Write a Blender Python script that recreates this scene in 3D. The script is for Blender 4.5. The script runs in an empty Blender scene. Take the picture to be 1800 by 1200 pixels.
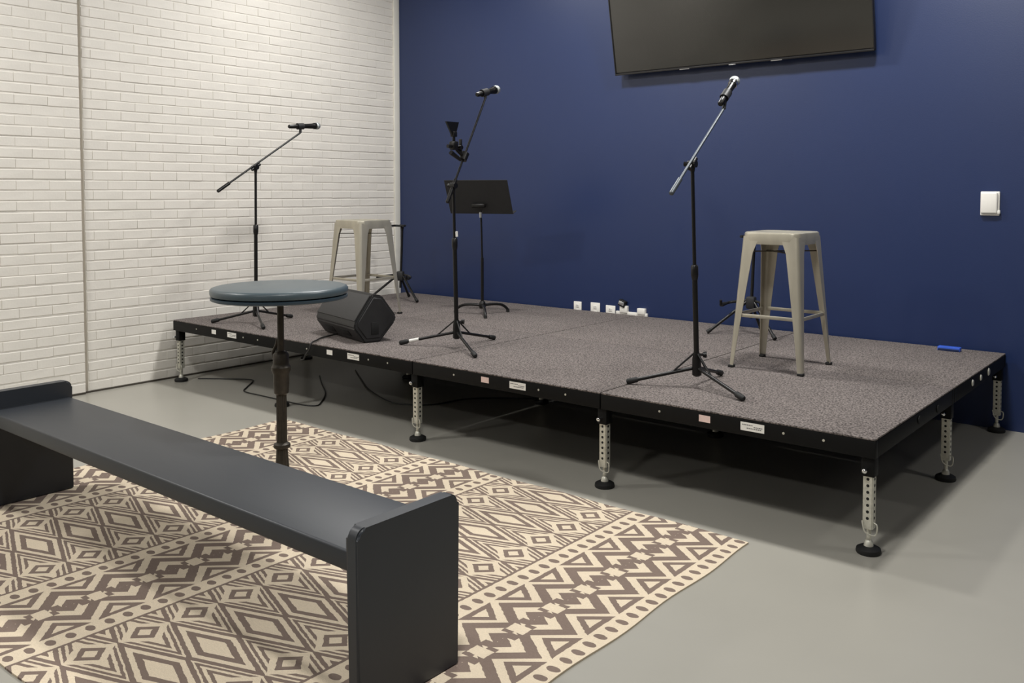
import bpy, bmesh, math, random
from mathutils import Vector, Matrix
random.seed(7)
S = bpy.context.scene
COL = S.collection

# ------------------------------------------------------------------ camera
F_PX, PPX, PPY = 1561.78, 956.97, 405.86
YAW, PITCH, ROLL = -0.6703, -0.0438, 0.0003
cam_d = bpy.data.cameras.new('camera')
cam = bpy.data.objects.new('camera', cam_d)
COL.objects.link(cam)
fw = Vector((math.sin(YAW)*math.cos(PITCH), math.cos(YAW)*math.cos(PITCH), math.sin(PITCH)))
rt = Vector((math.cos(YAW), -math.sin(YAW), 0))
up = rt.cross(fw)
rt, up = math.cos(ROLL)*rt+math.sin(ROLL)*up, -math.sin(ROLL)*rt+math.cos(ROLL)*up
M4 = Matrix((( rt.x, up.x, -fw.x, 6.051), (rt.y, up.y, -fw.y, -5.5134), (rt.z, up.z, -fw.z, 1.3431), (0,0,0,1)))
cam.matrix_world = M4
cam_d.sensor_fit = 'HORIZONTAL'; cam_d.sensor_width = 36
cam_d.lens = 36*F_PX/1800
cam_d.shift_x = (900-PPX)/1800
cam_d.shift_y = (PPY-600)/1800
cam_d.clip_start = 0.02
S.camera = cam

# ------------------------------------------------------------------ light, world, exposure
CEIL = 3.6
w = bpy.data.worlds.new('world'); S.world = w; w.use_nodes = True
w.node_tree.nodes['Background'].inputs[0].default_value = (0.9, 0.92, 1.0, 1)
w.node_tree.nodes['Background'].inputs[1].default_value = 0.02
S.view_settings.view_transform = 'Standard'; S.view_settings.look = 'None'
S.view_settings.gamma = 1; S.view_settings.use_curve_mapping = False
S.view_settings.exposure = 0.0
def area(x, y, e, size=0.3, col=(1, 0.988, 0.958), sy=None):
    l = bpy.data.lights.new('ceiling_or_fill_lamp', 'AREA'); l.energy = e; l.shape = 'RECTANGLE'
    l.size = size; l.size_y = sy or size; l.color = col
    o = bpy.data.objects.new('ceiling_or_fill_lamp', l); COL.objects.link(o)
    o.location = (x, y, CEIL-0.03)
for x, y, e in ((1.05, -1.40, 22), (2.37, -1.47, 64), (4.65, -1.40, 70), (6.95, -1.40, 16), (9.1, -1.45, 5),  # rightmost pair is dim added fill; no lamp is known on that side
                (.9, -4.75, 62), (4.85, -4.45, 72), (8.2, -4.6, 9), (.9, -8, 50), (4.7, -8, 45), (8.2, -8, 5)):  # those furthest right are added fill as well
    area(x, y, e)

# ------------------------------------------------------------------ node helpers and materials
def s2l(c):
    return tuple(((v/255)/12.92 if v/255 <= .04045 else (((v/255)+.055)/1.055)**2.4) for v in c)
class N:
    """Tiny expression builder on top of shader math nodes."""
    def __init__(s, t, sock): s.t, s.s = t, sock
    @staticmethod
    def op(t, o, *a):
        n = t.nodes.new('ShaderNodeMath'); n.operation = o
        for i, v in enumerate(a):
            if isinstance(v, N): t.links.new(v.s, n.inputs[i])
            else: n.inputs[i].default_value = v
        return N(t, n.outputs[0])
    def __add__(s, o): return N.op(s.t, 'ADD', s, o)
    __radd__ = __add__
    def __sub__(s, o): return N.op(s.t, 'SUBTRACT', s, o)
    def __rsub__(s, o): return N.op(s.t, 'SUBTRACT', o, s)
    def __mul__(s, o): return N.op(s.t, 'MULTIPLY', s, o)
    __rmul__ = __mul__
    def __truediv__(s, o): return N.op(s.t, 'DIVIDE', s, o)
    def abs(s): return N.op(s.t, 'ABSOLUTE', s)
    def lt(s, o): return N.op(s.t, 'LESS_THAN', s, o)
    def gt(s, o): return N.op(s.t, 'GREATER_THAN', s, o)
    def min(s, o): return N.op(s.t, 'MINIMUM', s, o)
    def max(s, o): return N.op(s.t, 'MAXIMUM', s, o)
    def sign(s): return N.op(s.t, 'SIGN', s)
    def wrap(s, p):   # distance-like coordinate in [-p/2, p/2]
        return N.op(s.t, 'WRAP', s, p/2, -p/2)
    def sqrt(s): return N.op(s.t, 'SQRT', s)
def band(x, a, b): return x.gt(a)*x.lt(b)

def mat(name, col, rough=.5, metal=0, var=.0, scale=20, bump=0, bscale=None, spec=.5, coat=0, stretch=None, col2=None):
    m = bpy.data.materials.new(name); m.use_nodes = True
    t = m.node_tree; b = t.nodes['Principled BSDF']
    c = s2l(col)
    b.inputs['Base Color'].default_value = (*c, 1)
    b.inputs['Roughness'].default_value = rough
    b.inputs['Metallic'].default_value = metal
    b.inputs['Specular IOR Level'].default_value = spec
    if coat: b.inputs['Coat Weight'].default_value = coat; b.inputs['Coat Roughness'].default_value = .25
    if var or bump or col2:
        tc = t.nodes.new('ShaderNodeTexCoord')
        mp = t.nodes.new('ShaderNodeMapping')
        t.links.new(tc.outputs['Object'], mp.inputs[0])
        if stretch: mp.inputs['Scale'].default_value = stretch
        nz = t.nodes.new('ShaderNodeTexNoise'); nz.inputs['Scale'].default_value = scale
        nz.inputs['Detail'].default_value = 4
        t.links.new(mp.outputs[0], nz.inputs['Vector'])
        if var or col2:
            r = t.nodes.new('ShaderNodeValToRGB')
            r.color_ramp.elements[0].position = .3; r.color_ramp.elements[1].position = .7
            c2 = s2l(col2) if col2 else tuple(min(1, v*(1+var)) for v in c)
            c1 = c if col2 else tuple(v*(1-var) for v in c)
            r.color_ramp.elements[0].color = (*c1, 1); r.color_ramp.elements[1].color = (*c2, 1)
            t.links.new(nz.outputs[0], r.inputs[0]); t.links.new(r.outputs[0], b.inputs['Base Color'])
        if bump:
            n2 = nz
            if bscale:
                n2 = t.nodes.new('ShaderNodeTexNoise'); n2.inputs['Scale'].default_value = bscale
                t.links.new(mp.outputs[0], n2.inputs['Vector'])
            bp = t.nodes.new('ShaderNodeBump'); bp.inputs['Strength'].default_value = bump
            bp.inputs['Distance'].default_value = .003
            t.links.new(n2.outputs[0], bp.inputs['Height']); t.links.new(bp.outputs[0], b.inputs['Normal'])
    return m

MT = dict(
    brick=mat('painted_white_brick', (231, 226, 217), .6, var=.03, scale=5, bump=.25, bscale=60),
    mortar=mat('painted_white_mortar', (229, 224, 215), .65, var=.03, scale=6, bump=.4, bscale=90),
    blue=mat('navy_wall_paint', (19, 39, 82), .42, var=.03, scale=2, bump=.10, bscale=140, spec=.62),
    white_trim=mat('white_trim_paint', (225, 222, 212), .5, var=.02, scale=8),
    floor=mat('grey_epoxy_floor', (159, 156, 147), .28, var=.045, scale=1.3, bump=.04, bscale=30, spec=.4),
    plaster=mat('plain_plaster', (120, 117, 112), .8, var=.03, scale=3),
    ceiling=mat('ceiling_paint', (92, 90, 88), .85, var=.03, scale=3),
    deck_black=mat('black_powder_coat', (11, 11, 11), .6, var=.15, scale=30, bump=.05, bscale=200, spec=.18),
    galv=mat('galvanised_steel', (200, 198, 186), .45, .45, var=.14, scale=60, bump=.08, bscale=80),
    chrome=mat('bright_chrome', (225, 225, 225), .16, 1, var=.02, scale=30),
    rubber=mat('black_rubber', (17, 17, 17), .65, var=.15, scale=50),
    black=mat('black_stand_metal', (25, 24, 24), .32, .35, var=.12, scale=60),
    plastic=mat('black_plastic', (34, 34, 35), .5, var=.12, scale=40, bump=.15, bscale=220),
    grille=mat('speaker_grille_cloth', (58, 57, 57), .7, var=.16, scale=160, bump=.5, bscale=320),
    dark=mat('dark_recess', (10, 10, 10), .8, var=.1, scale=20),
    label=mat('white_label_film', (232, 230, 224), .5, var=.02, scale=40),
    pink=mat('pale_red_label_film', (226, 200, 192), .5, var=.05, scale=60),
    print=mat('grey_label_print', (110, 108, 106), .6, var=.1, scale=80),
    stool=mat('brushed_gunmetal', (190, 184, 168), .42, .66, var=.10, scale=14, bump=.04, bscale=60, stretch=(1,1,.3)),
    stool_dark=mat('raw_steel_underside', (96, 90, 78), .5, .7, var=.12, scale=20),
    bench=mat('charcoal_navy_bench_paint', (37, 41, 47), .45, var=.06, scale=6, bump=.07, bscale=45, spec=.6, stretch=(.25,1,1)),
    top=mat('blue_grey_table_top', (70, 82, 88), .36, var=.07, scale=6, bump=.05, bscale=30),
    band=mat('dark_blue_edge_band', (48, 62, 72), .4, var=.08, scale=10),
    iron=mat('dark_cast_iron', (62, 57, 50), .45, .55, var=.2, scale=40, bump=.25, bscale=90),
    screen=mat('switched_off_screen', (36, 35, 32), .22, var=.04, scale=2, spec=.9),
    bezel=mat('television_bezel', (34, 33, 34), .35, .2, var=.05, scale=20),
    mic_grille=mat('silver_mesh_ball', (186, 190, 188), .35, .7, var=.25, scale=420, bump=.6, bscale=500),
    white_plastic=mat('white_plastic', (236, 233, 226), .4, var=.015, scale=20),
    blue_box=mat('bright_blue_plastic', (52, 92, 200), .4, var=.06, scale=30),
    cable=mat('black_cable_jacket', (20, 20, 20), .5, var=.1, scale=60),
    silver=mat('silver_screw', (210, 212, 214), .25, .9, var=.04, scale=40),
    red=mat('dull_red_rubber', (110, 30, 40), .6, var=.1, scale=40),
    boom_grey=mat('grey_boom_metal', (80, 85, 90), .42, .5, var=.06, scale=40),
    joint=mat('dark_floor_joint', (66, 60, 52), .8, var=.2, scale=30),
    skirt=mat('grey_pole_tape', (120, 118, 116), .6, var=.1, scale=60),
)
# stage carpet: salt-and-pepper short pile
def carpet_mat():
    m = bpy.data.materials.new('speckled_grey_carpet'); m.use_nodes = True
    t = m.node_tree; b = t.nodes['Principled BSDF']; b.inputs['Roughness'].default_value = .95
    b.inputs['Specular IOR Level'].default_value = .15
    tc = t.nodes.new('ShaderNodeTexCoord')
    def noise(sc, d=2):
        n = t.nodes.new('ShaderNodeTexNoise'); n.inputs['Scale'].default_value = sc; n.inputs['Detail'].default_value = d
        t.links.new(tc.outputs['Object'], n.inputs['Vector']); return n
    a, c, d = noise(130, 3), noise(2.2, 3), noise(300, 1)
    r = t.nodes.new('ShaderNodeValToRGB'); e = r.color_ramp.elements
    e[0].position = .34; e[0].color = (*s2l((62, 58, 57)), 1); e[1].position = .66; e[1].color = (*s2l((142, 133, 129)), 1)
    t.links.new(a.outputs[0], r.inputs[0])
    hs = t.nodes.new('ShaderNodeHueSaturation')
    v = N(t, c.outputs[0])*.30 + .85
    t.links.new(v.s, hs.inputs['Value']); t.links.new(r.outputs[0], hs.inputs['Color'])
    t.links.new(hs.outputs[0], b.inputs['Base Color'])
    bp = t.nodes.new('ShaderNodeBump'); bp.inputs['Strength'].default_value = .7; bp.inputs['Distance'].default_value = .004
    t.links.new(d.outputs[0], bp.inputs['Height']); t.links.new(bp.outputs[0], b.inputs['Normal'])
    return m
MT['carpet'] = carpet_mat()

# woven rug: bands of keys and bands of diamonds, in world metres (object origin at world origin)
def rug_mat():
    m = bpy.data.materials.new('woven_diamond_rug'); m.use_nodes = True
    t = m.node_tree; b = t.nodes['Principled BSDF']; b.inputs['Roughness'].default_value = .95
    b.inputs['Specular IOR Level'].default_value = .1
    tc = t.nodes.new('ShaderNodeTexCoord'); sx = t.nodes.new('ShaderNodeSeparateXYZ')
    t.links.new(tc.outputs['Object'], sx.inputs[0])
    X, Y = N(t, sx.outputs[0]), N(t, sx.outputs[1])
    wob = t.nodes.new('ShaderNodeTexNoise'); wob.inputs['Scale'].default_value = 60
    t.links.new(tc.outputs['Object'], wob.inputs['Vector'])
    wv = N(t, wob.outputs[0])-.5
    X = X + wv*.006; Y = Y + wv*.006
    PB = 1.2175                      # band repeat: one diamond band + one key band
    X = X.min(4.074) + (X-4.074).max(0)*.915 - ((2.116-X).max(0)*-.075)
    u = (X - 3.7025).wrap(PB)        # 0 at the centre of a diamond band
    isB = u.abs().lt(.3715)
    # ---- diamond band
    au = u.abs(); P = .1638
    vb = (Y + 2.474).wrap(P); vs = (Y + 2.474 + P/2).wrap(P)
    d = au/.245 + vb.abs()/(P/2)                                   # big lattice cell
    big = band(d, .42, .66).max(band(d, .86, 1.05))
    du = (au - .247)
    e = du.abs()/.078 + vs.abs()/.070                              # small diamond
    small = band(e, .34, .68)
    d2 = du.abs()/.245 + vs.abs()/(P/2)                            # chevrons round it
    chev = band(d2, .50, .64).max(band(d2, .76, .88)).max(band(d2, .97, 1.10))
    d3 = (au-.49).abs()/.245 + vb.abs()/(P/2)
    ed = au.gt(.247)*d3.lt(1.0)
    chev = ed*(band(d3, .84, 1.05).max(band(d3, .54, .68))) + (1-ed)*chev
    sm = e.lt(1.08)
    other = sm*small + (1-sm)*chev
    inb = d.lt(1.05)
    B = inb*big + (1-inb)*other
    B = B.max(band(au, .352, .3635)).max(0)
    edgeB = band(au, .3635, .372)
    B = B*(1-edgeB)
    # ---- key band
    q = (X - 3.7025 + PB/2).wrap(PB); aq = q.abs(); s = aq/.238; Q = .1742
    v = (Y + 2.601); tq = (v/Q).wrap(1.0); at = tq.abs()
    sg = q.sign()
    tk = (v/Q + sg*.07*(1-s)).wrap(1.0).abs()
    mm = s - at*.86
    mk = s - tk*.86
    tri = band(mm, .34, .76)*s.lt(.72)
    trin = band(mm, .47, .9)*s.lt(.64)
    triD = tri*(1-trin)
    zig = band(mk, -.02, .20)
    hook = band(mk, -.42, -.22)
    sq = at.lt(.13)*s.lt(.13)
    blk = band(tk, .12, .30)*s.lt(.14)
    A = triD.max(zig).max(hook).max(blk)*(1-sq)
    A = A*s.lt(.74)
    dp = (v/(Q/3)).wrap(1.0)*(Q/3)
    dot = ((dp*dp*1.5 + (s-.862)*(s-.862)*.0566*.62).sqrt()).lt(.0165)
    A = A.max(dot)
    dark = isB*B + (1-isB)*A
    weave = t.nodes.new('ShaderNodeTexNoise'); weave.inputs['Scale'].default_value = 1.0; weave.inputs['Detail'].default_value = 2
    mp = t.nodes.new('ShaderNodeMapping'); mp.inputs['Scale'].default_value = (160, 420, 100)
    t.links.new(tc.outputs['Object'], mp.inputs[0]); t.links.new(mp.outputs[0], weave.inputs['Vector'])
    patch = t.nodes.new('ShaderNodeTexNoise'); patch.inputs['Scale'].default_value = 7
    t.links.new(tc.outputs['Object'], patch.inputs['Vector'])
    mx = t.nodes.new('ShaderNodeMix'); mx.data_type = 'RGBA'
    mx.inputs['A'].default_value = (*s2l((213, 198, 175)), 1); mx.inputs['B'].default_value = (*s2l((124, 109, 100)), 1)
    t.links.new(dark.s, mx.inputs['Factor'])
    hs = t.nodes.new('ShaderNodeHueSaturation')
    val = N(t, weave.outputs[0])*.34 + N(t, patch.outputs[0])*.14 + .76
    t.links.new(val.s, hs.inputs['Value']); t.links.new(mx.outputs['Result'], hs.inputs['Color'])
    t.links.new(hs.outputs[0], b.inputs['Base Color'])
    bp = t.nodes.new('ShaderNodeBump'); bp.inputs['Strength'].default_value = .5; bp.inputs['Distance'].default_value = .003
    h = N(t, weave.outputs[0]) + dark*.4
    t.links.new(h.s, bp.inputs['Height']); t.links.new(bp.outputs[0], b.inputs['Normal'])
    return m
MT['rug'] = rug_mat()

# ------------------------------------------------------------------ mesh helpers
def obj(name, bm, m, parent=None, smooth=40):
    me = bpy.data.meshes.new(name)
    bmesh.ops.recalc_face_normals(bm, faces=bm.faces)
    bm.to_mesh(me); bm.free()
    ms = m if isinstance(m, (list, tuple)) else [m]
    for k in ms: me.materials.append(MT[k] if isinstance(k, str) else k)
    if smooth:
        for p in me.polygons: p.use_smooth = True
        me.set_sharp_from_angle(angle=math.radians(smooth))
    o = bpy.data.objects.new(name, me); COL.objects.link(o)
    if parent: o.parent = parent
    return o
def thing(name, label, cat, loc=(0,0,0), rz=0, group=None):
    o = bpy.data.objects.new(name, None); COL.objects.link(o)
    o.location = loc; o.rotation_euler = (0,0,rz); o.empty_display_size = .1
    return tag(o, label, cat, group)
def tag(o, label, cat, group=None):
    o['label'] = label; o['category'] = cat
    if group: o['group'] = group
    return o
def struct(o):
    o['kind'] = 'structure'; return o
BM = bmesh.new
def box(bm, c, size, bev=0, seg=2, rot=None):
    r = bmesh.ops.create_cube(bm, size=1)
    vs = r['verts']
    bmesh.ops.scale(bm, vec=Vector(size), verts=vs)
    if bev:
        es = list({e for v in vs for e in v.link_edges})
        g = bmesh.ops.bevel(bm, geom=es, offset=bev, segments=seg, affect='EDGES', profile=.5)
        vs = list({v for f in g['faces'] for v in f.verts} | {v for v in vs if v.is_valid})
    if rot is not None: bmesh.ops.rotate(bm, cent=(0,0,0), matrix=rot, verts=vs)
    bmesh.ops.translate(bm, vec=Vector(c), verts=vs)
    return vs
def bx(x0, x1, y0, y1, z0, z1, bev=0, bm=None):
    bm = bm or BM(); box(bm, ((x0+x1)/2, (y0+y1)/2, (z0+z1)/2), (abs(x1-x0), abs(y1-y0), abs(z1-z0)), bev); return bm
def ring_frame(d):
    d = d.normalized(); a = Vector((0,0,1)) if abs(d.z) < .9 else Vector((1,0,0))
    x = d.cross(a).normalized(); return x, d.cross(x).normalized()
def tube(bm, pts, rad, n=12, caps=True):
    """tube along points; rad a number or one per point"""
    pts = [Vector(p) for p in pts]
    rs = rad if isinstance(rad, (list, tuple)) else [rad]*len(pts)
    rings = []; x = None
    for i, p in enumerate(pts):
        d = (pts[min(i+1, len(pts)-1)] - pts[max(i-1, 0)])
        if x is None: x, yv = ring_frame(d)
        else:
            d = d.normalized(); x = (x - d*x.dot(d)).normalized(); yv = d.cross(x)
        rings.append([bm.verts.new(p + (x*math.cos(2*math.pi*k/n) + yv*math.sin(2*math.pi*k/n))*rs[i]) for k in range(n)])
    for a, b in zip(rings, rings[1:]):
        for k in range(n): bm.faces.new((a[k], a[(k+1)%n], b[(k+1)%n], b[k]))
    if caps:
        bm.faces.new(rings[0][::-1]); bm.faces.new(rings[-1])
    return bm
def cyl(bm, a, b, r, r2=None, n=16): return tube(bm, [a, b], [r, r if r2 is None else r2], n)
def lathe(bm, prof, n=32, flutes=0, depth=0, c=(0,0,0)):
    rings = []
    for r, z in prof:
        ring = []
        for k in range(n):
            a = 2*math.pi*k/n
            rr = r*(1 - depth*(.5-.5*math.cos(flutes*a))) if flutes else r
            ring.append(bm.verts.new((c[0]+rr*math.cos(a), c[1]+rr*math.sin(a), c[2]+z)))
        rings.append(ring)
    for a, b in zip(rings, rings[1:]):
        for k in range(n): bm.faces.new((a[k], a[(k+1)%n], b[(k+1)%n], b[k]))
    bm.faces.new(rings[0][::-1]); bm.faces.new(rings[-1])
    return bm
def prism(bm, poly, axis_a, axis_b):
    """poly: list of 3D points (planar); extruded by vector axis_b"""
    a = [bm.verts.new(Vector(p)) for p in poly]; b = [bm.verts.new(Vector(p)+Vector(axis_b)) for p in poly]
    n = len(a)
    bm.faces.new(a); bm.faces.new(b[::-1])
    for k in range(n): bm.faces.new((a[k], b[k], b[(k+1)%n], a[(k+1)%n]))
    return bm
def smooth_pts(pts, k=6):
    pts = [Vector(p) for p in pts]; out = []
    for i in range(len(pts)-1):
        p0, p1, p2, p3 = pts[max(i-1,0)], pts[i], pts[i+1], pts[min(i+2, len(pts)-1)]
        for j in range(k):
            s = j/k
            out.append(.5*((2*p1)+(p2-p0)*s+(2*p0-5*p1+4*p2-p3)*s*s+(3*p1-p0-3*p2+p3)*s**3))
    out.append(pts[-1]); return out
def ball(bm, c, r, sx=1, u=16, v=12):
    g = bmesh.ops.create_uvsphere(bm, u_segments=u, v_segments=v, radius=r)
    bmesh.ops.translate(bm, vec=Vector(c), verts=g['verts']); return bm

# ------------------------------------------------------------------ room
H = .44
struct(obj('floor', bx(-.3, 10, -10, .3, -.1, 0), 'floor', smooth=0))
struct(obj('ceiling', bx(-.3, 10, -10, .3, CEIL, CEIL+.1), 'ceiling', smooth=0))
struct(obj('wall_back', bx(.0, 10, 0, .2, 0, CEIL), 'blue', smooth=0))
struct(obj('wall_right', bx(10, 10.2, -10, .2, 0, CEIL), 'plaster', smooth=0))
struct(obj('wall_front', bx(-.3, 10.2, -10.2, -10, 0, CEIL), 'plaster', smooth=0))

# left wall of painted brick: recessed bay and a pier that stands proud of it
PIER_Y, PIER = -2.815, .026
bm = BM()
bx(-.3, -.036, -10, .2, 0, CEIL, bm=bm)
bx(-.06, -.006, PIER_Y+.026, .2, 0, CEIL, bm=bm)
bx(-.06, PIER-.006, -10, PIER_Y-.004, 0, CEIL, bm=bm)
wl = struct(obj('wall_left', bm, 'mortar', smooth=0))
BL, BH, J = .1960, .0610, .0062
def brick_mesh(L, seed):
    rnd = random.Random(seed); bm = BM(); h = BH
    ch = .0038
    def p(x, y, z): return bm.verts.new((x, y, z))
    j = lambda a: rnd.uniform(-a, a)
    b = [p(0, s*(L/2), t) for s, t in ((-1,0),(1,0),(1,h),(-1,h))]
    f = [p(.0038+j(.0011), s*(L/2-.0007)+j(.0004), t+j(.0012)) for s, t in ((-1,ch),(1,ch),(1,h-ch),(-1,h-ch))]
    mids = []
    bm.faces.new(f)
    for k in range(4): bm.faces.new((b[k], b[(k+1)%4], f[(k+1)%4], f[k]))
    return bm
def mesh_of(bm, name, m):
    me = bpy.data.meshes.new(name); bmesh.ops.recalc_face_normals(bm, faces=bm.faces); bm.to_mesh(me); bm.free(); me.materials.append(MT[m]); return me
JV = .0014
HL = (BL-JV)/2
full = [mesh_of(brick_mesh(BL, q), 'brick', 'brick') for q in range(14)]
half = [mesh_of(brick_mesh(HL, 50+q), 'brick', 'brick') for q in range(6)]
spots = []
rb = random.Random(3)
def course(x, ya, yb, z, odd):
    """running bond from yb (far end) towards ya; the last brick is cut to fit"""
    y = yb; first = True
    sag = rb.uniform(-.0028, .0028); dep = rb.choice((0, 0, 0, .0008, -.0012))
    while y - ya > .03:
        L = HL if (first and odd) else BL
        first = False
        L = min(L, y-ya)
        if y - L - ya < .035: L = y - ya
        spots.append((x+dep+rb.uniform(-.0012, .0008), y-L/2, z+sag+rb.uniform(-.0008,.0008), L, rb.uniform(-.004,.004)))
        y -= L + JV
nc = int((CEIL-.02)/(BH+J))
for i in range(nc):
    z = .012 + i*(BH+J)
    course(-.006, PIER_Y+.030, -.066, z, i % 2)
    course(PIER-.006, -4.75, PIER_Y-.004, z, i % 2)
cw = cam.matrix_world.inverted()
def seen(s):
    p = cw @ Vector(s[:3])
    if p.z > -.1: return 1e6
    u = PPX + F_PX*p.x/-p.z; v = PPY - F_PX*p.y/-p.z
    off = 0 if (-20 < u < 720 and -20 < v < 700) else 1000
    if s[2] < H and -2.2 < s[1]: off = 1000
    return -p.z + off
spots.sort(key=seen)
def near(a, b): return abs(a-b) < 1e-6
for i, (x, y, z, L, rx) in enumerate(spots[:300]):
    me = full[rb.randrange(14)] if near(L, BL) else half[rb.randrange(6)] if near(L, HL) else mesh_of(brick_mesh(L, i), 'brick', 'brick')
    o = bpy.data.objects.new('brick', me)
    COL.objects.link(o); o.parent = wl; o.location = (x, y, z); o.rotation_euler = (rx, 0, 0)
bm = BM()
for (x, y, z, L, rx) in spots[300:]:
    t = brick_mesh(L, rb.randrange(999))
    bmesh.ops.rotate(t, cent=(0,0,0), matrix=Matrix.Rotation(rx, 3, 'X'), verts=t.verts)
    bmesh.ops.translate(t, vec=(x, y, z), verts=t.verts)
    me = bpy.data.meshes.new('tmp'); t.to_mesh(me); t.free(); bm.from_mesh(me); bpy.data.meshes.remove(me)
o = obj('far_bricks', bm, 'brick', wl, smooth=0); o['kind'] = 'stuff'
bm = bx(-.006, -.0005, PIER_Y, -.062, 0, .011); bx(-.006, PIER-.001, -10, PIER_Y-.004, 0, .011, 0, bm)
struct(obj('baseboard_left', bm, 'joint', smooth=0))
# white painted trim in the corner
bm = bx(-.012, .012, -.062, 0, 0, CEIL, .004)
struct(obj('trim_1', bm, 'white_trim', smooth=30))

# ------------------------------------------------------------------ rug
bm = BM()
X0, X1, Y0, Y1 = 1.628, 4.592, -4.535, -2.405
nx, ny = 60, 44
rr = random.Random(5)
def rugz(x, y): return .0065 + .0010*math.sin(x*2.3+y*1.1)*math.sin(y*2.9)
g = [[bm.verts.new((X0+(X1-X0)*i/nx + (.006*math.sin(j*.55) if i in (0, nx) else 0), Y0+(Y1-Y0)*j/ny + (.005*math.sin(i*.5) if j in (0, ny) else 0), rugz(i*.05, j*.05))) for j in range(ny+1)] for i in range(nx+1)]
for i in range(nx):
    for j in range(ny): bm.faces.new((g[i][j], g[i+1][j], g[i+1][j+1], g[i][j+1]))
ex = bmesh.ops.extrude_face_region(bm, geom=list(bm.faces))
lo = [v for v in ex['geom'] if isinstance(v, bmesh.types.BMVert)]
for v in lo: v.co.z = .0005
rug = obj('area_rug', bm, 'rug')
tag(rug, 'beige and brown woven rug of diamond and key bands under the bench', 'rug')

# ------------------------------------------------------------------ stage
XL, W, D, G = .1027, 1.2263, 1.1137, .0203
XR, YF = XL+4*W, -G-2*D
stage = thing('portable_stage', 'low black modular stage with speckled grey carpet on perforated steel legs', 'stage', (0, 0, 0))
FR = .075
def deck(i, j):
    x0, x1 = XL+i*W+.003, XL+(i+1)*W-.003
    y1 = -G - j*D - .0025; y0 = -G-(j+1)*D + .0025
    cx, cy = (x0+x1)/2, (y0+y1)/2
    bm = BM()
    t = .035
    zt = H-.008; zb = H-FR
    for (a, b, c, d) in ((x0,x1,y0,y0+t),(x0,x1,y1-t,y1),(x0,x0+t,y0+t,y1-t),(x1-t,x1,y0+t,y1-t)):
        bx(a, b, c, d, zb, zt, .003, bm)
    bx(x0+t, x1-t, y0+t, y1-t, zt-.02, zt-.002, 0, bm)
    p = obj('deck_panel', bm, 'deck_black', stage, 30)
    c = bx(x0+.001, x1-.001, y0+.001, y1-.001, zt, H, .003)
    obj('carpet_top', c, 'carpet', p, 30)
    if j == 1:   # the labels along the front face
        def lab(xa, xb, z0, z1, m, n):
            bm = bx(XL+i*W+xa, XL+i*W+xb, y0-.0012, y0+.001, z0, z1)
            return obj(n, bm, m, p, 0)
        lab(.500, .552, .391, .419, 'pink' if i > 1 else 'label', 'warning_label')
        lab(.688, .790, .387, .421, 'label', 'maker_label')
        bm = BM()
        rl = random.Random(i)
        for k, (zz, xa, xb) in enumerate(((.411, .695, .740), (.405, .745, .783), (.398, .715, .775))):
            x = XL+i*W+xa
            while x < XL+i*W+xb:
                l = rl.uniform(.003, .008); bx(x, x+l, y0-.0016, y0-.001, zz-.002, zz+.002, 0, bm); x += l+.002
        obj('label_print', bm, 'print', p, 0)
        for xx in (.31, .87, 1.03):
            obj('rivet', cyl(BM(), (XL+i*W+xx, y0-.002, .403), (XL+i*W+xx, y0+.002, .403), .005, n=10), 'galv', p)
    return p
for j in range(2):
    for i in range(4): deck(i, j)
# details of the right side rail
for yy, zz in ((-1.70, .403), (-1.42, .395)):
    obj('slot', tube(BM(), [(XR-.001, yy, zz), (XR+.0015, yy, zz)], .017, 14), 'dark', stage)
for yy, zz, r in ((-.80, .405, .017), (-.63, .403, .016), (-.455, .405, .020)):
    obj('rail_button', tube(BM(), [(XR-.001, yy, zz), (XR+.004, yy, zz)], [r, r*.8], 16), 'galv', stage)
# legs
def stage_leg():
    bm = BM()
    zt, zb = .30, .095
    s = .019
    prism(bm, [(-s,-s,zb),(s,-s,zb),(s,s,zb),(-s,s,zb)], None, (0,0,zt-zb))
    es = [e for e in bm.edges if abs(e.verts[0].co.z-e.verts[1].co.z) > .1]
    bmesh.ops.bevel(bm, geom=es, offset=.004, segments=2, affect='EDGES')
    leg = obj('leg', bm, 'galv', stage)
    bm = BM()
    for k in range(7):
        z = zt-.018-k*.0245
        for dv in (Vector((0,-1,0)), Vector((1,0,0)), Vector((0,1,0)), Vector((-1,0,0))):
            c = Vector((0,0,z))+dv*s
            tube(bm, [c-dv*.002, c+dv*.0006], .0058, 10)
    obj('punched_hole', bm, 'dark', leg)
    bm = bx(-.024, .024, -.024, .024, .292, H-FR+.0, .003)
    obj('leg_socket', bm, 'deck_black', leg)
    bm = BM(); lathe(bm, [(.009,.096),(.009,.050),(.014,.046),(.017,.032),(.018,.026)], 16)
    obj('levelling_screw', bm, 'galv', leg)
    bm = BM(); lathe(bm, [(.043,.0),(.046,.006),(.044,.018),(.030,.026),(.012,.028)], 24)
    obj('foot_pad', bm, 'rubber', leg)
    bm = BM(); tube(bm, [(-.006,-.024,.318),(-.006,-.040,.318)], [.010,.010], 12); ball(bm, (-.006,-.042,.318), .0105)
    obj('clamp_knob', bm, 'chrome', leg)
    bm = BM()
    pts = [(.020+.0, -.010, .120), (.034,-.018,.118), (.036,-.018,.100), (.030,-.014,.078), (.018,-.018,.074), (-.004,-.028,.085), (-.014,-.026,.108), (-.018,-.022,.125)]
    tube(bm, smooth_pts(pts, 4), .0028, 6)
    obj('hitch_pin', bm, 'galv', leg)
    return leg
proto = stage_leg()
IN = .034
legs = []
for r_, yy in enumerate((YF+.040, -G-D, -G-.045)):
    for i in range(5):
        xx = XL+i*W + (IN if i == 0 else -IN if i == 4 else 0)
        legs.append((xx, yy))
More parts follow.
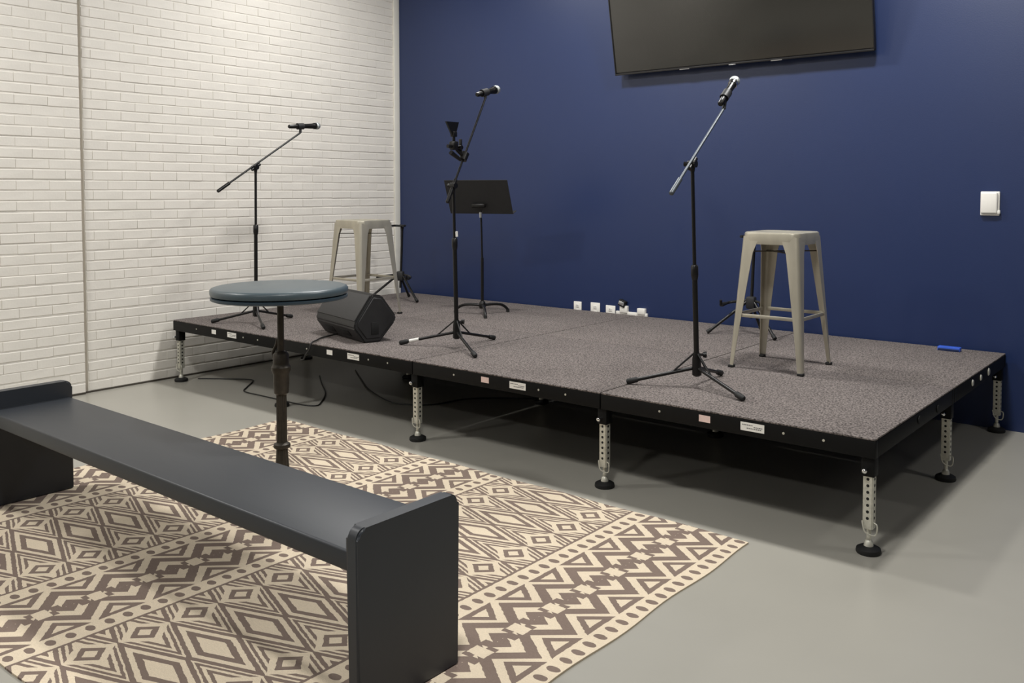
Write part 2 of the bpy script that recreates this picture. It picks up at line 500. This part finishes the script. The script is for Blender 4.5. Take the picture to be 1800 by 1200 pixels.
def copy_tree(o, parent):
    c = o.copy(); COL.objects.link(c); c.parent = parent
    for ch in list(o.children): copy_tree(ch, c)
    return c
for k, (xx, yy) in enumerate(legs):
    l = proto if k == 0 else copy_tree(proto, stage)
    l.location = (xx, yy, 0)

# ------------------------------------------------------------------ television
tv = thing('television', 'large switched-off flat television tilted down on the navy wall', 'television', (3.3375, 0, 2.190))
TILT = math.radians(10.5); TW, TH = 1.865, 1.055
R = Matrix.Rotation(TILT, 3, 'X')
R = Matrix.Rotation(TILT, 3, (1,0,0))
def tvbox(name, c, size, m, bev=.003, parent=tv):
    bm = BM(); box(bm, c, size, bev)
    bmesh.ops.rotate(bm, cent=(0,0,0), matrix=R, verts=bm.verts)
    bmesh.ops.translate(bm, vec=(0, -.078, 0), verts=bm.verts)
    return obj(name, bm, m, parent, 30)
body = tvbox('back_shell', (0, .018, TH/2), (TW, .03, TH), 'bezel', .006)
tvbox('screen_panel', (0, .0015, TH/2+.006), (TW-.016, .006, TH-.026), 'screen', .001)
tvbox('bezel', (0, -.001, .006), (TW, .010, .013), 'bezel', .002)
for s in (-1, 1): tvbox('bezel', (s*(TW/2-.004), -.001, TH/2), (.008, .010, TH), 'bezel', .002)
tvbox('bezel', (0, -.001, TH-.004), (TW, .010, .008), 'bezel', .002)
for xx in (-.36, .0, .31): tvbox('bezel_highlight', (xx, -.004, .000), (.075 if xx else .05, .010, .006), 'silver' if xx == 0 else 'skirt', .001)  # small pale boxes stand for highlights along the bottom edge
bm = BM(); box(bm, (0, -.034, .50), (.6, .056, .4), .004)
obj('wall_bracket', bm, 'black', tv, 30)

# ------------------------------------------------------------------ things on the navy wall
def wall_plate(name, x, z0, z1, wd, label, duplex=True, group=None):
    t = thing(name, label, 'outlet', (x, 0, (z0+z1)/2), 0, group)
    h = z1-z0
    bm = BM(); box(bm, (0, -.004, 0), (wd, .008, h), .003)
    obj('plate', bm, 'white_plastic', t, 30)
    if duplex:
        for zz in (-.022, .022):
            bm = BM(); box(bm, (0, -.0085, zz), (.030, .004, .026), .0015); s_ = obj('socket', bm, 'label', t, 30)
            bm = BM()
            for xx in (-.006, .006): box(bm, (xx, -.0107, zz+.003), (.0022, .001, .008))
            obj('socket_slot', bm, 'dark', s_, 0)
    return t
wall_plate('power_outlet', 2.012, .392, .500, .072, 'white power outlet low on the navy wall, leftmost of three')
wall_plate('power_outlet', 2.178, .392, .504, .085, 'white power outlet low on the navy wall, middle of three')
wall_plate('power_outlet', 2.318, .388, .493, .085, 'white power outlet low on the navy wall, beside the white raceway')
rw = thing('cable_raceway', 'white surface raceway with two boxes just above the back of the stage', 'raceway', (2.50, 0, .445))
bm = BM(); box(bm, (.01, -.010, 0), (.27, .019, .030), .003); obj('channel', bm, 'white_plastic', rw, 30)
for xx, hh in ((-.055, .052), (.098, .044)):
    bm = BM(); box(bm, (xx, -.014, .012+hh/2-.006), (.066, .027, hh), .004); obj('junction_box', bm, 'white_plastic', rw, 30)
plug = thing('power_plug', 'black and silver plug poking up above the white raceway', 'plug', (2.435, 0, .50))
bm = BM(); box(bm, (0, -.018, .020), (.060, .034, .050), .006, rot=Matrix.Rotation(.35, 3, 'Y')); obj('plug_body', bm, 'black', plug, 30)
bm = BM(); box(bm, (-.002, -.037, .022), (.046, .006, .028), .003, rot=Matrix.Rotation(.35, 3, 'Y')); obj('plug_face', bm, 'silver', plug, 30)
sw = thing('wall_control_box', 'white rounded plastic control box on the navy wall at the right edge', 'control box', (4.903, 0, 1.279))
bm = BM(); box(bm, (0, -.006, 0), (.100, .012, .136), .005, 3); obj('backplate', bm, 'white_plastic', sw, 40)
bm = BM(); box(bm, (-.002, -.018, .003), (.088, .024, .122), .010, 3); obj('cover', bm, 'white_plastic', sw, 40)
bm = BM(); box(bm, (.046, -.014, -.048), (.018, .018, .022), .005); obj('latch', bm, 'white_plastic', sw, 40)
bb = thing('blue_block', 'small bright blue block lying at the back right of the stage', 'block', (4.735, -.135, H))
bm = BM(); box(bm, (0, 0, .012), (.120, .045, .024), .004, rot=None); obj('block_body', bm, 'blue_box', bb, 30)
bm = BM(); box(bm, (0, -.0225, .008), (.112, .003, .012), .001); obj('block_band', bm, 'blue', bb, 30)

# ------------------------------------------------------------------ stools
def stool_leg_bm(sx, sy, HT):
    """pressed-steel leg: an angle section that tapers towards the foot, corner rounded"""
    bm = BM(); rings = []
    for k in range(9):
        f = k/8; z = .012 + f*(HT-.012)
        a = .198 - (.198-.150)*f
        wd = .026 + .048*f**1.15
        if f > .93: wd = .074+.02
        r = .018; t = .0035
        o_, i_ = [], []
        def corner(rad, off):
            pts = [(-wd, -off)]
            for q in range(5):
                an = math.pi/2*(1-q/4)
                pts.append((-r + (rad)*math.cos(an), -r + rad*math.sin(an)))
            pts.append((-off, -wd)); return pts
        o_ = corner(r, 0); i_ = corner(r-t, t)
        ring = [bm.verts.new((sx*(a+x), sy*(a+y), z)) for x, y in o_] + [bm.verts.new((sx*(a+x), sy*(a+y), z)) for x, y in reversed(i_)]
        rings.append(ring)
    n = len(rings[0])
    for a, b in zip(rings, rings[1:]):
        for k in range(n): bm.faces.new((a[k], a[(k+1)%n], b[(k+1)%n], b[k]))
    bm.faces.new(rings[0]); bm.faces.new(rings[-1][::-1])
    return bm
def rrect(hw, r, n=5):
    pts = []
    for cx, cy, a0 in ((1,1,0),(-1,1,90),(-1,-1,180),(1,-1,270)):
        for q in range(n+1):
            a = math.radians(a0+90*q/n); pts.append((cx*(hw-r)+r*math.cos(a), cy*(hw-r)+r*math.sin(a)))
    return pts
def loft(bm, rings, cap=True):
    rs = [[bm.verts.new(p) for p in ring] for ring in rings]; n = len(rs[0])
    for a, b in zip(rs, rs[1:]):
        for k in range(n): bm.faces.new((a[k], a[(k+1)%n], b[(k+1)%n], b[k]))
    if cap: bm.faces.new(rs[0][::-1]); bm.faces.new(rs[-1])
    return bm
def make_stool(label, loc):
    HT = .70
    t = thing('metal_stool', label, 'stool', loc, 0, 'metal bar stools on the stage')
    bm = BM()
    sec = [(.151,HT-.062),(.153,HT-.012),(.151,HT-.004),(.145,HT),(.132,HT-.001),(.122,HT-.006),(.05,HT-.009)]
    loft(bm, [[(x, y, z) for x, y in rrect(hw, min(.045, hw*.8))] for hw, z in sec])
    obj('seat', bm, 'stool', t, 35)
    bm = BM()
    tube(bm, [(0,0,HT-.0095),(0,0,HT-.0083)], .016, 16)
    obj('seat_hole', bm, 'dark', t)
    for sx in (-1,1):
        for sy in (-1,1):
            l = obj('leg', stool_leg_bm(sx, sy, HT-.022), 'stool', t, 35)
            bm = BM(); box(bm, (sx*.186, sy*.186, .007), (.030, .030, .014), .004); obj('rubber_foot', bm, 'rubber', l, 30)
    ft = lambda z: .198-(.048)*(z-.012)/.666
    z = .272; a = ft(z)-.008
    for (dx, dy) in ((1,0),(-1,0),(0,1),(0,-1)):
        bm = BM()
        if dx: box(bm, (dx*a, 0, z), (.008, 2*a-.03, .018), .002)
        else: box(bm, (0, dy*a, z), (2*a-.03, .008, .018), .002)
        obj('stretcher', bm, 'stool', t, 30)
    z = .595; a = ft(z)-.012
    for ang in (45, -45):
        bm = BM(); box(bm, (0, 0, z + (0.004 if ang > 0 else -.004)), (2*a*1.35, .020, .005), .001, rot=None)
        bmesh.ops.rotate(bm, cent=(0,0,0), matrix=Matrix.Rotation(math.radians(ang), 3, 'Z'), verts=bm.verts)
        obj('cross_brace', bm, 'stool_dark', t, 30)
    return t
make_stool('gunmetal bar stool on the right of the stage before the navy wall', (4.162, -1.152, H))
make_stool('gunmetal bar stool by the white brick corner, behind the black speaker', (.94, -1.217, H))

# ------------------------------------------------------------------ microphone stands and microphones
def mic_stand(label, base, feet, piv, b0, b1, sleeve, extra=None, rod='black', hubz=.105):
    base = Vector(base); L = lambda p: Vector(p)-base
    t = thing('microphone_stand', label, 'microphone stand', base, 0, 'boom microphone stands on the stage')
    hub = Vector((0,0,hubz)); piv = L(piv)
    ax = (piv - hub).normalized(); at = lambda z: hub + ax*(z-hubz)/ax.z
    obj('lower_pole', cyl(BM(), at(.06), at(sleeve), .0125), 'black', t)
    obj('upper_pole', cyl(BM(), at(sleeve), piv, .0085), 'black', t)
    bm = BM(); tube(bm, [at(sleeve-.05), at(sleeve-.03), at(sleeve+.012), at(sleeve+.02)], [.0135,.017,.017,.011], 16)
    obj('height_clutch', bm, 'black', t)
    bm = BM(); tube(bm, [at(.048), at(.055), at(.085), at(.13), at(.16)], [.013,.022,.022,.020,.014], 16)
    obj('hub', bm, 'black', t)
    kd = Vector((.75,.5,0)).normalized()
    bm = BM(); tube(bm, [at(.15)+kd*.010, at(.15)+kd*.034], .006, 8); tube(bm, [at(.15)+kd*.030, at(.15)+kd*.046], [.013,.015], 10)
    obj('knob', bm, 'black', t)
    for i, f in enumerate(feet):
        f = L((f[0], f[1], base.z+.014)); d = Vector((f.x, f.y, 0)).normalized()
        s = Vector((0,0,.085))+d*.020
        leg = obj('leg', tube(BM(), [s, s*.97+f*.03, f], .0085, 10), 'black', t)
        e = (f - s).normalized()
        bm = BM(); tube(bm, [f-e*.045, f-e*.040, f+e*.004, f+e*.010], [.010,.0135,.0135,.009], 12)
        obj('rubber_foot', bm, 'rubber', leg)
        bm = BM(); mid = s+(f-s)*.32
        tube(bm, [at(.155)+d*.012, mid], .0045, 6)
        obj('brace', bm, 'black', leg)
        if extra == 'tape' and i == 0:
            bm = BM(); tube(bm, [f-e*.115, f-e*.055], .0102, 10); obj('white_tape', bm, 'label', leg)
    b0, b1 = L(b0), L(b1); d = (b1-b0).normalized()
    obj('boom', tube(BM(), [b0+d*.06, b1], .0065, 10), rod, t)
    bm = BM(); tube(bm, [b0-d*.005, b0, b0+d*.10, b0+d*.105], [.007,.0115,.0115,.007], 12)
    obj('counterweight', bm, 'black' if rod == 'black' else rod, t)
    bm = BM(); side = ax.cross(d).normalized()
    tube(bm, [piv-side*.020, piv+side*.020], .017, 14); tube(bm, [piv+side*.02, piv+side*.04], [.008,.012], 10)
    tube(bm, [piv-ax*.035, piv-ax*.004], [.010,.014], 12); tube(bm, [piv-d*.035, piv+d*.04], .011, 12)
    obj('boom_clutch', bm, 'black', t)
    return t
def sleeve(bm, a, b, ri, ro, n=16):
    """open ring-shaped collar between a and b"""
    d = b-a; x, y = ring_frame(d); rs = []
    for p, r in ((a, ri), (a, ro), (b, ro), (b, ri)):
        rs.append([bm.verts.new(p+(x*math.cos(2*math.pi*k/n)+y*math.sin(2*math.pi*k/n))*r) for k in range(n)])
    for i in range(4):
        p, q = rs[i], rs[(i+1) % 4]
        for k in range(n): bm.faces.new((p[k], p[(k+1)%n], q[(k+1)%n], q[k]))
def mic_clip(t, base, b1, m0, m1, d):
    base = Vector(base); a = Vector(b1)-base; m0 = Vector(m0)-base; m1 = Vector(m1)-base
    k = m0+(m1-m0)*.42; ax = (m1-m0).normalized()
    bm = BM(); tube(bm, [a, a+(k-a)*.55], [.010,.009], 10); tube(bm, [a+(k-a)*.5, k-((k-a)-ax*(k-a).dot(ax)).normalized()*.0205], [.009, .008], 10)
    sleeve(bm, k-ax*.028, k+ax*.022, .0196, .0228)
    obj('mic_clip', bm, 'plastic', t)
def microphone(label, m0, m1, silver=False):
    """tail m0 to centre of the ball m1"""
    m0, m1 = Vector(m0), Vector(m1); ax = (m1-m0).normalized(); L = (m1-m0).length
    t = thing('microphone', label, 'microphone', m0+(m1-m0)*.4, 0, 'vocal microphones on the boom stands')
    o = t.location.copy(); p = lambda s: m0-o+ax*s
    bm = BM(); tube(bm, [p(0), p(.005), p(L*.35), p(L*.65), p(L-.030), p(L-.024)], [.011,.0140,.0160,.0172,.0195,.021], 18)
    obj('body', bm, 'black', t)
    bm = BM(); tube(bm, [p(L-.026), p(L-.012)], [.0228,.0238], 18); obj('collar', bm, 'chrome' if silver else 'black', t)
    bm = BM(); pr = []
    for k in range(9):
        a = -0.45+ (math.pi/2+.45)*k/8
        pr.append((p(L+.004+.026*math.sin(a)), max(.0015, .0265*math.cos(a))))
    tube(bm, [q for q, _ in pr], [r for _, r in pr], 20)
    obj('grille', bm, 'mic_grille', t)
    if silver:
        n = ax.cross(Vector((0,0,1))).normalized(); u_ = Vector((.35,-.9,.25)); u_ = (u_-ax*u_.dot(ax)).normalized()
        bm = BM(); tube(bm, [p(.02)+u_*.0115, p(L-.03)+u_*.0155], .004, 8); obj('side_strip', bm, 'silver', t)
    return t
# right
base = (4.06, -1.863, H)
t = mic_stand('black boom microphone stand with grey boom beside the right-hand stool', base,
    [(3.786,-2.018), (4.358,-1.999), (4.035,-1.571)], (4.06,-1.918,1.471), (4.06,-2.105,1.337), (4.06,-1.615,1.743), .55, rod='boom_grey')
mic_clip(t, base, (4.06,-1.615,1.743), (4.06,-1.653,1.761), (4.06,-1.506,1.883), None)
microphone('silver-topped black microphone pointing up and right below the television', (4.06,-1.653,1.761), (4.06,-1.506,1.883), True)
# middle
base = (2.455, -1.800, H)
t = mic_stand('black boom microphone stand in front of the music stand, white tape on one leg', base,
    [(2.144,-1.949), (2.769,-1.982), (2.452,-1.472)], (2.455,-1.822,1.380), (2.455,-1.872,1.285), (2.455,-1.545,1.905), .62, 'tape')
mic_clip(t, base, (2.455,-1.545,1.905), (2.455,-1.622,1.918), (2.455,-1.452,1.962), None)
bm = BM(); tube(bm, [(0,-.004,.645),(0,-.006,.675)], .0135, 12); obj('pole_sticker', bm, 'label', t)
microphone('silver-topped black microphone above the music stand, left of the television', (2.455,-1.622,1.918), (2.455,-1.452,1.962))
# left
base = (.725, -1.984, H)
t = mic_stand('black boom microphone stand by the white brick wall, behind the round table', base,
    [(.482,-2.164), (.997,-2.111), (.695,-1.677)], (.725,-1.972,1.512), (.725,-2.258,1.348), (.725,-1.603,1.765), .66)
mic_clip(t, base, (.725,-1.603,1.765), (.725,-1.700,1.804), (.725,-1.462,1.822), None)
microphone('dark microphone lying level on the stand before the white brick wall', (.725,-1.700,1.804), (.725,-1.462,1.822))

# accessory clamped on the middle boom
ph = thing('phone_holder', 'black clamp-on phone holder on the boom before the navy wall', 'phone holder', (2.455, -1.732, 1.55))
bd = Vector((0,.36,.62)).normalized(); bm = BM(); sleeve(bm, Vector((0,0,0))-bd*.024, bd*.024, .0078, .024); obj('clamp', bm, 'black', ph, 30)
bm = BM(); tube(bm, [(0,-.022,.012),(-.005,-.05,.035),(0,-.085,.06),(0,-.085,.12)], [.011,.011,.010,.009], 10); obj('arm', bm, 'black', ph)
bm = BM(); tube(bm, [(0,-.03,-.02),(0,-.11,.02)], [.010,.014], 10); tube(bm, [(-.03,-.05,.05),(.03,-.05,.05)], .013, 10); tube(bm, [(0,-.06,.055),(0,-.135,.055)], [.008,.011], 10); obj('thumb_screw', bm, 'black', ph)
bm = BM(); prism(bm, [(-.006,-.075,.115),(-.006,-.100,.115),(-.006,-.150,.195),(-.006,-.048,.195)], None, (.012,0,0)); box(bm, (0,-.085,.125), (.03,.03,.03), .004); obj('cradle', bm, 'black', ph, 30)
bm = BM(); box(bm, (0,-.085,.06), (.042,.04,.05), .008); obj('ball_joint', bm, 'black', ph, 30)
bm = BM(); box(bm, (0,-.03,.055), (.02,.012,.09), .004, rot=None); obj('jaw', bm, 'black', ph, 30)

# ------------------------------------------------------------------ music stand
ms = thing('music_stand', 'black orchestral music stand with solid desk behind the middle microphone', 'music stand', (1.63, -.675, H))
ang = .235; wx = Vector((math.cos(ang), math.sin(ang), 0)); nr = Vector((math.sin(ang), -math.cos(ang), 0))
dc = Vector((0,0,.745)); upv = (Vector((0,0,.245)) + nr*.095); un = upv.normalized(); th = wx.cross(un).normalized()
def slab(bm, c, hw, h, t, wx=wx, un=un, th=th):
    vs = box(bm, (0,0,0), (2*hw, t, h), .0015, 1)
    Mx = Matrix((( wx.x, th.x, un.x), (wx.y, th.y, un.y), (wx.z, th.z, un.z)))
    bmesh.ops.rotate(bm, cent=(0,0,0), matrix=Mx, verts=vs); bmesh.ops.translate(bm, vec=c, verts=vs)
off = nr*.01
bm = BM(); slab(bm, dc+off+upv*.5, .262, upv.length, .004)
obj('desk', bm, 'plastic', ms, 30)
bm = BM(); slab(bm, dc+off+th*-.03 if th.dot(nr) > 0 else dc+off+th*.03, .262, .004, .06)
obj('ledge', bm, 'plastic', ms, 30)
bm = BM(); box(bm, (0,0,0), (.11,.03,.03), .008); bmesh.ops.rotate(bm, cent=(0,0,0), matrix=Matrix.Rotation(ang,3,'Z'), verts=bm.verts); bmesh.ops.translate(bm, vec=dc+off+upv*.24+nr*.018, verts=bm.verts)
obj('tilt_bracket', bm, 'black', ms, 30)
tp = dc+upv*.20
obj('upper_pole', cyl(BM(), (0,0,.40), tp, .007), 'black', ms)
obj('lower_pole', cyl(BM(), (0,0,.05), (0,0,.42), .0115), 'black', ms)
bm = BM(); tube(bm, [dc+nr*.02+Vector((0,0,.010)), dc+nr*.02+Vector((0,0,-.030))], [.012,.010], 12); obj('silver_thumbscrew', bm, 'silver', ms)
bm = BM(); lathe(bm, [(.014,.10),(.024,.085),(.026,.055),(.020,.045)], 20); obj('hub', bm, 'black', ms)
for a in (198, 318, 72):
    d = Vector((math.cos(math.radians(a)), math.sin(math.radians(a)), 0))
    pts = [d*.02+Vector((0,0,.068)), d*.09+Vector((0,0,.070)), d*.16+Vector((0,0,.062)), d*.205+Vector((0,0,.036)), d*.222+Vector((0,0,.012))]
    l = obj('leg', tube(BM(), smooth_pts(pts, 4), .0105, 10), 'black', ms)
    obj('rubber_foot', tube(BM(), [d*.219+Vector((0,0,.022)), d*.221+Vector((0,0,.003))], [.0125,.013], 12), 'rubber', l)

# ------------------------------------------------------------------ guitar stands behind the stools
def guitar_stand(label, loc, rz):
    t = thing('guitar_stand', label, 'guitar stand', loc, rz, 'guitar stands at the back of the stage')
    obj('upright', tube(BM(), smooth_pts([(0,.03,.10),(0,.05,.30),(0,.075,.60)], 5), .010, 10), 'black', t)
    bm = BM(); tube(bm, [(0,.075,.59),(0,.075,.61),(0,.04,.625)], [.012,.016,.010], 10)
    for s in (-1,1): tube(bm, smooth_pts([(0,.05,.62),(s*.045,.035,.622),(s*.05,-.02,.622)], 4), .009, 8)
    obj('neck_yoke', bm, 'rubber', t)
    bm = BM(); box(bm, (0,.035,.20), (.06,.05,.08), .012); obj('hub', bm, 'plastic', t, 30)
    for s in (-1,1):
        l = obj('leg', tube(BM(), [(s*.02,.03,.21),(s*.22,-.13,.014)], .0095, 10), 'black', t)
        obj('rubber_foot', tube(BM(), [(s*.205,-.118,.029),(s*.225,-.134,.012)], .0125, 10), 'rubber', l)
        a = obj('cradle_arm', tube(BM(), smooth_pts([(s*.02,.03,.215),(s*.12,-.03,.20),(s*.13,-.12,.19),(s*.13,-.14,.225)], 4), .009, 8), 'black', t)
        obj('arm_pad', tube(BM(), [(s*.13,-.08,.196),(s*.13,-.135,.195)], .0125, 8), 'rubber', a)
    l = obj('leg', tube(BM(), [(0,.04,.19),(0,.20,.014)], .0095, 10), 'black', t)
    obj('rubber_foot', tube(BM(), [(0,.188,.028),(0,.204,.012)], .0125, 10), 'rubber', l)
guitar_stand('black tubular guitar stand behind the right-hand stool by the navy wall', (3.585, -.315, H), .05)
guitar_stand('black tubular guitar stand in the corner behind the left-hand stool', (.50, -.47, H), .40)

# ------------------------------------------------------------------ speaker
sp = thing('floor_speaker', 'black wedge floor speaker lying on the front left of the stage', 'speaker', (1.682, -1.9155, H), math.radians(-14))
SL = .56
sec = [(-.070,0),(.035,0),(.135,.112),(.145,.148),(.048,.280),(-.015,.292),(-.134,.122),(-.136,.092)]
bm = BM(); prism(bm, [(-SL/2, y, z) for y, z in sec], None, (SL,0,0))
bmesh.ops.bevel(bm, geom=list(bm.edges), offset=.009, segments=2, affect='EDGES')
obj('cabinet', bm, 'plastic', sp, 35)
a, b = Vector((0,-.131,.128)), Vector((0,-.021,.288)); dv = (b-a).normalized(); nn = Vector((0,-dv.z,dv.y))
bm = BM(); Lg = (b-a).length
vs = box(bm, (0,0,0), (SL-.022, Lg-.016, .008), .003, 2)
Mx = Matrix(((1,0,0),(0,dv.y,nn.y),(0,dv.z,nn.z)))
bmesh.ops.rotate(bm, cent=(0,0,0), matrix=Mx, verts=bm.verts); bmesh.ops.translate(bm, vec=(a+b)/2+nn*.003, verts=bm.verts)
obj('grille', bm, 'grille', sp, 30)
bm = BM(); prism(bm, [(SL/2-.001, y*.84+.001, z*.84+.026) for y, z in sec], None, (.007,0,0)); bmesh.ops.bevel(bm, geom=list(bm.edges), offset=.003, segments=1, affect='EDGES')
e = obj('end_cap', bm, 'plastic', sp, 35)
bm = BM(); box(bm, (SL/2+.0065, -.005, .085), (.004,.05,.075), .0015, rot=None); obj('handle_recess', bm, 'dark', e, 30)
for xx in (-.12, .10):
    bm = BM(); box(bm, (xx, -.104, .050), (.11, .010, .050), .004, rot=None)
    bmesh.ops.rotate(bm, cent=(xx,-.104,.05), matrix=Matrix.Rotation(math.radians(36), 3, 'X'), verts=bm.verts)
    obj('port', bm, 'dark', sp, 30)
for xx in (-.17, .17):
    bm = BM(); box(bm, (xx, -.018, .004), (.05,.09,.010), .003); obj('rubber_foot', bm, 'rubber', sp, 30)

# ------------------------------------------------------------------ round table
tb = thing('round_table', 'tall round table with blue grey padded top on a cast iron pedestal', 'table', (2.743, -3.2, .0105))
zz = lambda z: z-.008
bm = BM(); lathe(bm, [(.03,zz(.893)),(.272,zz(.893)),(.288,zz(.899)),(.2905,zz(.908)),(.2905,zz(.920)),(.285,zz(.9275)),(.274,zz(.931)),(.02,zz(.9315))], 64)
obj('tabletop', bm, 'top', tb)
bm = BM(); lathe(bm, [(.25,zz(.876)),(.278,zz(.876)),(.288,zz(.880)),(.289,zz(.890)),(.281,zz(.8935)),(.25,zz(.8935))], 64)
obj('edge_band', bm, 'band', tb)
bm = BM(); lathe(bm, [(.09,zz(.868)),(.09,zz(.8765)),(.03,zz(.8765))], 24); obj('mounting_plate', bm, 'iron', tb)
bm = BM(); lathe(bm, [(.0145,zz(.56)),(.0145,zz(.868)),(.004,zz(.872))], 16); obj('spindle', bm, 'iron', tb)
bm = BM(); lathe(bm, [(.022,zz(.452)),(.031,zz(.460)),(.034,zz(.50)),(.034,zz(.545)),(.041,zz(.560)),(.042,zz(.575)),(.036,zz(.583)),(.034,zz(.592)),(.034,zz(.630)),(.026,zz(.640)),(.015,zz(.646))], 24)
col = obj('collar', bm, 'iron', tb)
bm = BM(); tube(bm, smooth_pts([(-.028,-.012,zz(.600)),(-.036,-.015,zz(.635)),(-.020,-.010,zz(.668)),(-.013,-.006,zz(.70))], 4), .007, 8); obj('locking_lever', bm, 'iron', col)
bm = BM(); lathe(bm, [(.023,zz(.24)),(.0225,zz(.35)),(.0220,zz(.455))], 64, 12, .14); obj('column', bm, 'iron', tb)
bm = BM(); lathe(bm, [(.024,zz(.212)),(.035,zz(.218)),(.037,zz(.226)),(.035,zz(.234)),(.023,zz(.242))], 24); obj('ring', bm, 'iron', tb)
bm = BM(); lathe(bm, [(.050,zz(.060)),(.040,zz(.085)),(.030,zz(.13)),(.026,zz(.18)),(.024,zz(.215))], 48, 12, .10); obj('pedestal', bm, 'iron', tb)
for k in range(4):
    d = Vector((math.cos(math.pi/4+k*math.pi/2), math.sin(math.pi/4+k*math.pi/2), 0))
    bm = BM(); tube(bm, smooth_pts([d*.02+Vector((0,0,.085)), d*.08+Vector((0,0,.072)), d*.15+Vector((0,0,.040)), d*.20+Vector((0,0,.018)), d*.215+Vector((0,0,.012))], 4), [.026]*5+[.022]*6+[.017]*5+[.014], 12)
    obj('leg', bm, 'iron', tb)

# ------------------------------------------------------------------ bench
bn = thing('low_bench', 'long charcoal wooden bench with flat slab ends on the patterned rug', 'bench', (0, 0, .0105))
def end_panel(x0, x1):
    ya, yb, zt, r = -4.092, -3.728, .487, .028
    pts = [(ya, 0), (yb, 0)]
    for q in range(7): a = math.pi/2*q/6; pts.append((yb-r+r*math.cos(a), zt-r+r*math.sin(a)))
    for q in range(7): a = math.pi/2+math.pi/2*q/6; pts.append((ya+r+r*math.cos(a), zt-r+r*math.sin(a)))
    bm = BM(); prism(bm, [(x0, y, z) for y, z in pts], None, (x1-x0,0,0))
    es = [e for e in bm.edges if abs(e.verts[0].co.x-e.verts[1].co.x) < 1e-6 and not (e.verts[0].co.z < 1e-6 and e.verts[1].co.z < 1e-6)]
    bmesh.ops.bevel(bm, geom=es, offset=.007, segments=3, affect='EDGES')
    return obj('end_panel', bm, 'bench', bn, 35)
end_panel(4.284, 4.328); end_panel(1.880, 1.925)
bm = BM(); box(bm, ((1.925+4.284)/2, (-4.072-3.738)/2, .386), (4.284-1.925+.01, .334, .056), .007, 3)
obj('seat', bm, 'bench', bn, 35)

# ------------------------------------------------------------------ cables
def cable(label, pts, r=.0042, group=None):
    t = obj('audio_cable', tube(BM(), smooth_pts(pts, 6), r, 8), 'cable')
    return tag(t, label, 'cable', group)
cable('black cable looping over the floor under the left end of the stage',
    [(.17,-2.10,.005),(.276,-2.02,.005),(.485,-1.89,.005),(.57,-1.92,.005),(.70,-2.05,.005),(.80,-2.13,.005),(.997,-2.13,.005),(1.20,-2.125,.005),(1.40,-2.12,.005),(1.50,-2.08,.005),(1.45,-2.0,.005),(1.258,-1.818,.005),(1.0,-1.65,.005),(.776,-1.496,.005)])
cable('black cable curving under the stage behind the second steel leg',
    [(.818,-1.199,.005),(1.10,-1.38,.005),(1.423,-1.578,.005),(1.763,-1.716,.005),(1.90,-1.71,.005),(2.056,-1.60,.005),(2.136,-1.329,.005),(2.483,-1.054,.005)])
cable('black speaker cable dropping over the front edge of the stage',
    [(1.60,-1.90,H+.02),(1.58,-2.02,H+.009),(1.61,-2.12,H+.008),(1.67,-2.20,H+.010),(1.700,-2.258,H+.006),(1.700,-2.272,.41),(1.665,-2.272,.375),(1.635,-2.268,.340),(1.60,-2.262,.335)], .005)
